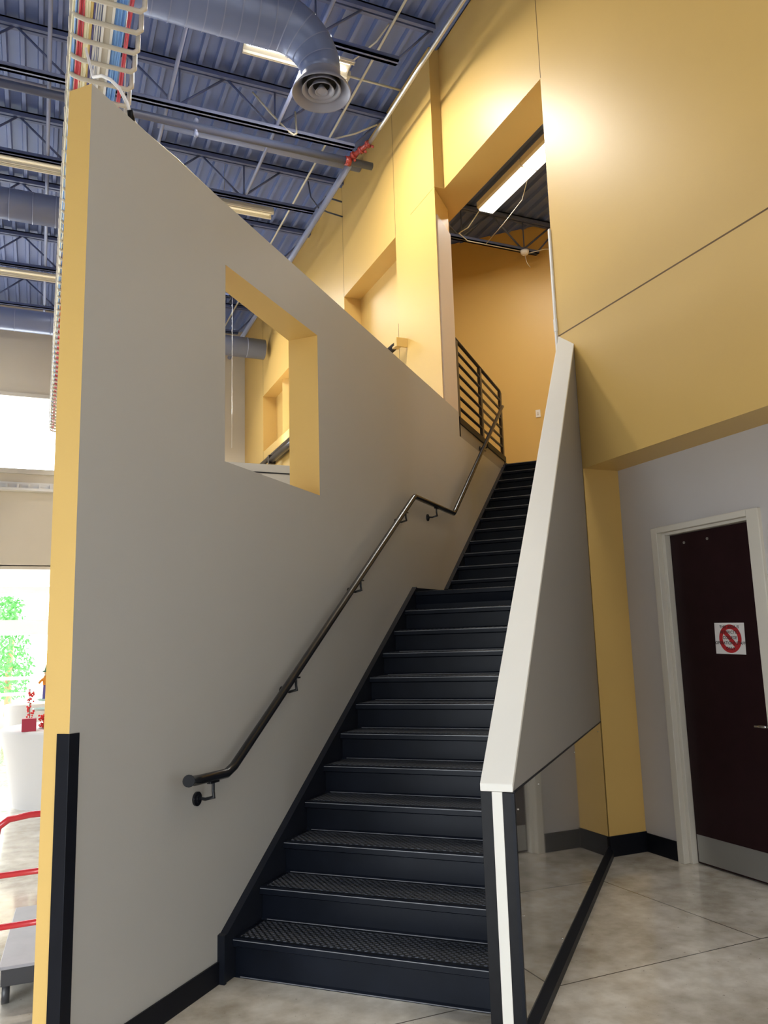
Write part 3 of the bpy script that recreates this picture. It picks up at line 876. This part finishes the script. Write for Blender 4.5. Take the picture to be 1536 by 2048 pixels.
b = MB(); b.lathe(c, [(0.0005, .055), (.194, .055)], 32); b.build('throat', 'blackpaint', D1b)
duct('round_duct', [(-12, 15.0, 7.64), (3.97, 15.0, 7.64)], .20, 'blue-grey round duct along the far wall ending at the yellow wall', .6)
duct('round_duct', [(-12, 11.5, 7.946), (1.3, 11.5, 7.946)], .2155, 'blue-grey round duct left of the cable tray below the joists', .3)
vp = [(-3.2, 10.6, 7.2)] + [(-1.66 + .52 * math.sin(a), 10.6, 6.71 + .52 * math.cos(a)) for a in [PI / 2 * k / 8 for k in range(9)]] + [(-1.14, 10.6, 5.86)]
duct('drop_duct', vp, .312, 'blue-grey duct elbow dropping down at the left edge', .05)

# fluorescent fixtures
def area(name, loc, sx, sy, power, color, direction, parent):
    ld = bpy.data.lights.new(name, 'AREA'); ld.shape = 'RECTANGLE'; ld.size = sx; ld.size_y = sy; ld.energy = power; ld.color = color
    lo = bpy.data.objects.new(name, ld); col.objects.link(lo)
    lo.parent = parent
    inv = full(parent).inverted()
    lo.location = inv @ Vector(loc)
    lo.rotation_euler = Vector(direction).to_track_quat('-Z', 'Y').to_euler()
    return lo
WARM = (1.0, 0.94, 0.83)
def fixture(x0, x1, y0, y1, z, power, label, lit=True, group='hall fluorescent fixtures'):
    f = thing('fluorescent_fixture', label, 'light fixture', ((x0 + x1) / 2, (y0 + y1) / 2, z), 0, group)
    b = MB()
    xm = ((x0 + x1) / 2)
    if x1 - x0 > y1 - y0:
        ym = (y0 + y1) / 2
        b.prism_x([(ym - .06, z + .09), (ym + .06, z + .09), (y1, z + .01), (y1, z - .02), (y1 - .012, z - .02), (ym + .05, z + .06), (ym - .05, z + .06), (y0 + .012, z - .02), (y0, z - .02), (y0, z + .01)], x0, x1)
        for yy in (y0 + .03, y1 - .04): b.box(x0, x1, yy, yy + .008, z - .03, z + .01)
    else:
        b.prism_y([(xm - .06, z + .09), (xm + .06, z + .09), (x1, z + .01), (x1, z - .02), (x1 - .012, z - .02), (xm + .05, z + .06), (xm - .05, z + .06), (x0 + .012, z - .02), (x0, z - .02), (x0, z + .01)], y0, y1)
    b.build('housing', 'housing', f)
    b = MB()
    if x1 - x0 > y1 - y0:
        for yy in ((y0 + y1) / 2 - .06, (y0 + y1) / 2 + .06): b.tube([(x0 + .03, yy, z + .035), (x1 - .03, yy, z + .035)], .016, 10)
    else:
        b.box(x0 + .03, x1 - .03, y0 + .02, y1 - .02, z - .012, z + .01)
    b.build('tubes', 'diffuser' if lit else 'diffuserdim', f)
    b = MB(); b.tube([(xm - .3 if x1 - x0 > y1 - y0 else xm, (y0 + y1) / 2, z + .09), (xm - .3 if x1 - x0 > y1 - y0 else xm, (y0 + y1) / 2, 8.82)], .004, 6); b.build('hanger', 'galv', f)
    if power > 0:
        area('lamp_light', ((x0 + x1) / 2, (y0 + y1) / 2, z - .035), (x1 - x0), (y1 - y0), power * LAMP, WARM, (0, 0, -1), f)
    return f
fixture(1.86, 3.10, 7.60, 7.92, 8.33, 72, 'bright lit fluorescent fixture half hidden behind the duct elbow')
fixture(2.15, 3.0, 10.72, 10.92, 8.13, 0, 'cream louvred fluorescent fixture above the sloping wall edge, seemingly unlit', lit=False)
fixture(-1.9, 0.5, 10.72, 10.82, 8.13, 0, 'long cream fluorescent channel left of the cable tray', lit=False)
fixture(-1.9, 0.6, 14.1, 14.19, 8.1, 0, 'cream fluorescent channel past the left round duct', lit=False)
for (x_, y_, p_) in ((-3.2, 4.2, 8), (-3.2, 7.75, 25), (-3.2, 11, 25), (2.5, 0.9, 20), (-6.0, 1.5, 8), (2.5, -2.4, 16), (-3.2, 14.5, 25), (1.6, 13.6, 30)):
    fixture(x_, x_ + 1.2, y_, y_ + .28, 8.33, p_, 'ceiling fluorescent fixture over the hall, one of those out of the picture')

# upper-room linear fixtures
def wrap(y0, y1, label):
    f = thing('linear_light', label, 'light fixture', (6.15, (y0 + y1) / 2, 8.3), 0, 'linear lights over the upper room')
    b = MB(); b.prism_y([(5.99, 8.42), (6.31, 8.42), (6.31, 8.33), (6.27, 8.30), (6.03, 8.30), (5.99, 8.33)], y0, y1); b.build('housing', 'housing', f, bevel=.004)
    b = MB(); b.prism_y([(6.01, 8.325), (6.035, 8.285), (6.265, 8.285), (6.29, 8.325)], y0 + .01, y1 - .01); b.build('lens', 'diffuser', f)
    area('lamp_light', (6.15, (y0 + y1) / 2, 8.275), .26, y1 - y0, 17 * LAMP, (1.0, 0.97, 0.90), (0, 0, -1), f)
wrap(8.65, 9.86, 'lit linear light over the stair head, complete one')
wrap(7.42, 8.63, 'lit linear light cut off by the yellow wall edge')
pipe('conduit', [(6.08, 9.86, 8.36), (6.05, 10.25, 8.22), (5.95, 10.38, 8.17), (6.2, 10.55, 8.17), (7.35, 10.55, 8.17)], .009, 'creamconduit', 'cream conduit bending from the linear light to the joist upstairs', 'conduit', 8)
pipe('conduit', [(6.3, 8.9, 8.36), (6.45, 9.3, 8.25), (6.5, 9.9, 8.2), (6.55, 10.55, 8.18)], .006, 'creamconduit', 'thin cable sagging beside the linear light upstairs', 'cable', 6)
sd = thing('smoke_detector', 'small white detector on the joist of the upper room', 'detector', (7.3, 10.5, 8.1))
b = MB(); b.lathe((7.28, 10.52, 8.15), [(0.001, -.05), (.05, -.045), (.07, -.02), (.075, .02), (0.001, .03)], 20); b.build('body', 'white', sd)
b = MB(); b.tube([(7.35, 10.52, 8.14), (7.6, 10.4, 8.2), (7.9, 10.3, 8.22), (8.4, 10.3, 8.2)], .008, 6); b.tube([(7.28, 10.52, 8.1), (7.3, 10.5, 7.95), (7.36, 10.5, 7.88)], .004, 6); b.build('cable', 'creamconduit', sd)

# wall-wash bar on the yellow wall
wb = thing('wall_bar', 'dark horizontal tube on a steel end bracket along the yellow wall', 'light bar', (3.97, 8.6, 5.3))
b = MB(); b.tube([(3.97, 8.60, 5.385), (3.97, 16.2, 5.30)], .045, 16); b.build('tube', 'railsteel', wb)
b = MB(); b.box(3.93, 4.078, 8.52, 8.54, 5.33, 5.45); b.box(3.93, 4.01, 8.54, 8.66, 5.34, 5.43); b.build('bracket', 'yellow', wb, bevel=.004)
b = MB(); b.tube([(3.90, 11.9, 5.20), (3.90, 14.2, 5.18)], .06, 14); b.box(3.84, 3.97, 14.2, 14.28, 5.10, 5.27); b.tube([(4.03, 11.9, 5.25), (4.03, 16.0, 5.22)], .04, 12); b.build('twin_tube', 'railsteel', wb)
b = MB(); b.box(4.02, 4.03, 12.2, 15.6, 5.33, 5.35); b.build('led_strip', 'diffuserdim', wb)
area('lamp_light', (4.035, 13.9, 5.36), .02, 3.4, 7 * LAMP, WARM, (.5, 0, .85), wb)
pipe('hanging_wire', [(3.1, 14.0, 8.2), (3.1, 14.0, 5.3)], .003, 'cwhite', 'thin white wire hanging down behind the square opening', 'wire', 5)

# ================================================================== CABLE TRAY AND CABLES
ct = thing('cable_tray', 'cream steel basket cable tray running overhead behind the grey wall', 'cable tray', (.27, 5, 6.0))
TX0, TX1, TZ = .035, .505, 6.0
y_ = 4.4; k = 0
def strap(b, pts, wy, th):
    """flat bar along pts (x,z) with width wy in y"""
    for (p0, p1) in zip(pts[:-1], pts[1:]):
        dx, dz = p1[0] - p0[0], p1[1] - p0[1]; l = math.hypot(dx, dz); nx, nz = -dz / l * th, dx / l * th
        b.prism_y([p0, p1, (p1[0] + nx, p1[1] + nz), (p0[0] + nx, p0[1] + nz)], b.yy - wy / 2, b.yy + wy / 2)
while y_ < 16.6:
    b = MB(); b.yy = y_
    b.tube([(TX0 + .010, y_, TZ + .16), (TX0 + .014, y_, TZ + .06), (TX0 + .04, y_, TZ + .015), (TX0 + .10, y_, TZ), (TX1 - .03, y_, TZ), (TX1, y_, TZ + .03), (TX1, y_, TZ + .16)], .017, 8)
    b.build('rung', 'traywire', ct); y_ += .207
b = MB(); b.tube([(TX0 + .010, 4.2, TZ + .16), (TX0 + .010, 16.8, TZ + .16)], .011, 8); b.build('side_wire', 'traywire', ct)
b = MB(); b.box(.245, .262, 4.2, 16.8, TZ + .01, TZ + .05); b.box(.305, .322, 4.2, 16.8, TZ + .01, TZ + .05); b.build('spine', 'cwhite', ct)
b = MB()
yy = 4.3
b.box(.262, .305, 4.2, 16.8, TZ + .03, TZ + .04)
b.build('spine_web', 'traywire', ct)
b = MB()
for yy in (6.5, 10.7, 14.0):
    for x_ in (TX0 + .010, TX1): b.tube([(x_, yy, TZ + .16), (x_, yy, 8.8)], .005, 6)
b.build('hanger_rod', 'galv', ct)
def bundle(x0, x1, ncab, rad, mat, label, z=TZ + .02, wob=.006, mixed=None):
    mats = [mat] + (mixed or [])
    b = MB()
    for i in range(ncab):
        b.cur = 0 if not mixed else i % len(mats)
        xb = x0 + (x1 - x0) * (i + .5) / ncab
        pts = []
        yy = 4.0; 
        while yy <= 16.8:
            pts.append((xb + random.uniform(-wob, wob), yy, z + rad + random.uniform(0, .02))); yy += .62
        b.tube(pts, rad, 6)
    o = b.build('cable_bundle', mats)
    return tag(o, label, 'cables', 'data cables in the overhead tray', 'stuff')
bundle(.05, .092, 5, .0065, 'ccream', 'cream cables at the left edge of the tray', mixed=['cblue'])
bundle(.094, .124, 5, .0065, 'cred', 'crimson cable bundle near the left side of the tray')
bundle(.125, .165, 7, .0065, 'ccream', 'cream white cable bundle beside the crimson one')
bundle(.163, .180, 3, .0065, 'cyellow', 'narrow straw yellow cable bundle in the tray')
bundle(.182, .197, 3, .006, 'cpurple', 'dark violet cable bundle left of the tray spine')
bundle(.200, .240, 5, .005, 'cwhite', 'loose white cables left of the tray spine', wob=.010)
bundle(.322, .398, 11, .0068, 'cblue', 'broad blue cable bundle right of the tray spine')
bundle(.410, .434, 3, .0065, 'cred', 'pink-red cable bundle at the right side of the tray', wob=.004)
pipe('white_cable', [(.14, 5.0, 5.6), (.17, 4.45, 5.0), (.20, 4.10, 4.76), (.24, 4.02, 4.69), (.28, 3.95, 4.60), (.32, 3.92, 4.50), (.335, 3.92, 4.44), (.40, 4.0, 4.40), (.6, 4.2, 4.40)], .009, 'cwhite', 'white cable drooping from the tray over the wall top', 'cable', 8)
cc = thing('cable_connector', 'black connector joining the white cable on the wall top', 'connector', (.34, 3.92, 4.39))

# ================================================================== LEFT SIDE: cart, table, tree
ca = thing('platform_cart', 'platform cart with red tubular handle and grey deck behind the wall end', 'cart', (.4, 5.0, 0))
b = MB(); b.prism([(-.115, 4.62), (.95, 4.60), (1.0, 5.58), (-.06, 5.62)], .185, .20); b.build('deck', 'cartdeck', ca, bevel=.003)
b = MB(); b.prism([(-.105, 4.63), (.94, 4.61), (.99, 5.57), (-.055, 5.61)], .105, .185); b.build('deck_frame', 'cartframe', ca, bevel=.004)
b = MB(); b.tube([(-.155, 4.60, .18), (-.155, 4.60, .80), (-.145, 4.60, .86), (-.10, 4.60, .892), (0, 4.60, .905), (.9, 4.60, .905), (.95, 4.60, .85), (.95, 4.60, .18)], .016, 12)
b.tube([(-.155, 4.60, .63), (.95, 4.60, .64)], .015, 12); b.tube([(-.155, 4.60, .39), (.95, 4.60, .40)], .015, 12)
b.build('handle', 'cartred', ca)
for (x_, y_) in ((-.08, 4.72), (.85, 4.72), (-.03, 5.5), (.9, 5.5)):
    b = MB(); b.tube([(x_ - .018, y_, .052), (x_ + .018, y_, .052)], .052, 20); wl = b.build('caster', 'cartframe', ca)

tb = thing('round_table', 'round table draped to the floor in a white cloth near the windows', 'table', (.45, 10.6, 0))
b = MB(); b.lathe((.45, 10.6, 0), [(.001, .86), (.80, .86), (.82, .85), (.82, .82), (.74, .45), (.68, .05), (.70, .0)], 48)
b.build('tablecloth', 'cloth', tb)
t2 = thing('round_table', 'smaller white draped table farther back by the storefront', 'table', (-.1, 17.5, 0))
b = MB(); b.lathe((.0, 17.5, 0), [(.001, .76), (.55, .76), (.56, .74), (.5, .0)], 32); b.build('tablecloth', 'cloth', t2)
gb = MB(); gb.box(-.13, .02, 9.98, 10.12, .86, 1.0); tag(gb.build('gift_box', 'giftred', bevel=.004), 'dark red box at the left edge of the white table', 'box')
ts = thing('tiered_stand', 'pale green two-tier china stand on the white table', 'stand', (.13, 10.35, .86))
b = MB(); b.lathe((.13, 10.35, .86), [(.001, .0), (.09, .0), (.02, .03), (.015, .2), (.001, .2)], 24); b.build('stem', 'glassgreen', ts)
for z_, r_ in ((1.06, .16), (1.17, .12)):
    b = MB(); b.lathe((.13, 10.35, z_), [(.001, 0), (r_ * .8, 0), (r_, .02), (r_, .026), (r_ * .8, .01), (.001, .01)], 28); b.build('plate', 'glassgreen', ts)
fg = thing('scarecrow_doll', 'small doll with orange shirt, violet trousers and green hat on the tiered stand', 'doll', (.12, 10.35, 1.185))
b = MB(); b.tube([(.095, 10.35, 1.19), (.10, 10.35, 1.37)], .022, 10); b.tube([(.145, 10.35, 1.19), (.135, 10.35, 1.37)], .022, 10); b.build('trousers', 'denim', fg)
b = MB(); b.tube([(.118, 10.35, 1.35), (.118, 10.35, 1.42), (.118, 10.35, 1.46)], [.045, .05, .03], 12); b.tube([(.118, 10.35, 1.44), (.05, 10.34, 1.40), (.03, 10.33, 1.37)], .015, 8); b.tube([(.118, 10.35, 1.44), (.18, 10.34, 1.40), (.20, 10.33, 1.37)], .015, 8); b.build('shirt', 'orange', fg)
b = MB(); b.ball((.118, 10.35, 1.49), .035, 8); b.build('head', 'skin', fg)
b = MB(); b.lathe((.118, 10.35, 1.50), [(.001, .0), (.07, .0), (.07, .008), (.035, .012), (.001, .13)], 20); b.build('hat', 'green', fg)
for k, (x_, zt, lb) in enumerate(((-.05, 1.32, 'upright red berry sprig left of the tiered stand'), (.10, 1.03, 'low cluster of red berries in front of the tiered stand'), (.24, 1.05, 'cluster of red berries beside the yellow wall end'))):
    f = thing('berry_sprig', lb, 'decoration', (x_, 10.2, .86), 0, 'red berry sprigs on the white table')
    b = MB(); b.tube([(x_, 10.2, .86), (x_ - .01, 10.2, zt)], .005, 6); b.build('stem', 'bark', f)
    b = MB()
    for i in range(70 if k else 50):
        zz = random.uniform(.92 if k == 0 else .88, zt)
        rr = .035 if k == 0 else .055
        b.ball((x_ + random.uniform(-rr, rr), 10.2 + random.uniform(-.05, .05), zz), random.uniform(.009, .015), 4)
    b.build('berries', 'berry', f)['kind'] = 'stuff'
bn = MB(); bn.box(.13, .42, 12.5, 12.52, 0, 2.25); tag(bn.build('banner', 'banner'), 'pale blue standing banner beside the yellow wall end', 'banner')
# shop floor items kept low; tree outside
tr = thing('tree', 'green leafy tree outside the storefront window', 'tree', (-.95, 27, 0))
b = MB(); b.tube([(-.75, 27, -.1), (-.78, 27, 1.0), (-.72, 27, 2.2)], [.12, .1, .07], 10); b.build('trunk', 'bark', tr)
b = MB()
for i in range(2600):
    a = random.uniform(0, 2 * PI); zz = random.uniform(.45, 3.5); rr = 1.0 * math.sqrt(random.random()) * (1.0 - .55 * abs(zz - 1.4) / 2.2)
    p = Vector((-1.05 + rr * math.cos(a), 27 + rr * math.sin(a), zz)); s_ = random.uniform(.05, .11)
    u_ = Vector((random.uniform(-1, 1), random.uniform(-1, 1), random.uniform(-1.5, .3))).normalized(); v_ = u_.cross(Vector((.3, 1, .2))).normalized()
    b.add([p, p + u_ * s_ + v_ * s_ * .35, p + u_ * s_ * 2, p + u_ * s_ - v_ * s_ * .35], [(0, 1, 2, 3)])
b.build('foliage', 'leaf', tr, recalc=False)['kind'] = 'stuff'

# connector parts
b = MB(); b.tube([(.33, 3.905, 4.455), (.345, 3.925, 4.41)], .016, 10); b.build('body', 'blackpaint', cc)
b = MB(); b.tube([(.34, 3.925, 4.42), (.42, 3.99, 4.405), (.60, 4.15, 4.40), (.9, 4.46, 4.395)], .006, 8); b.build('lead', 'creamconduit', cc)
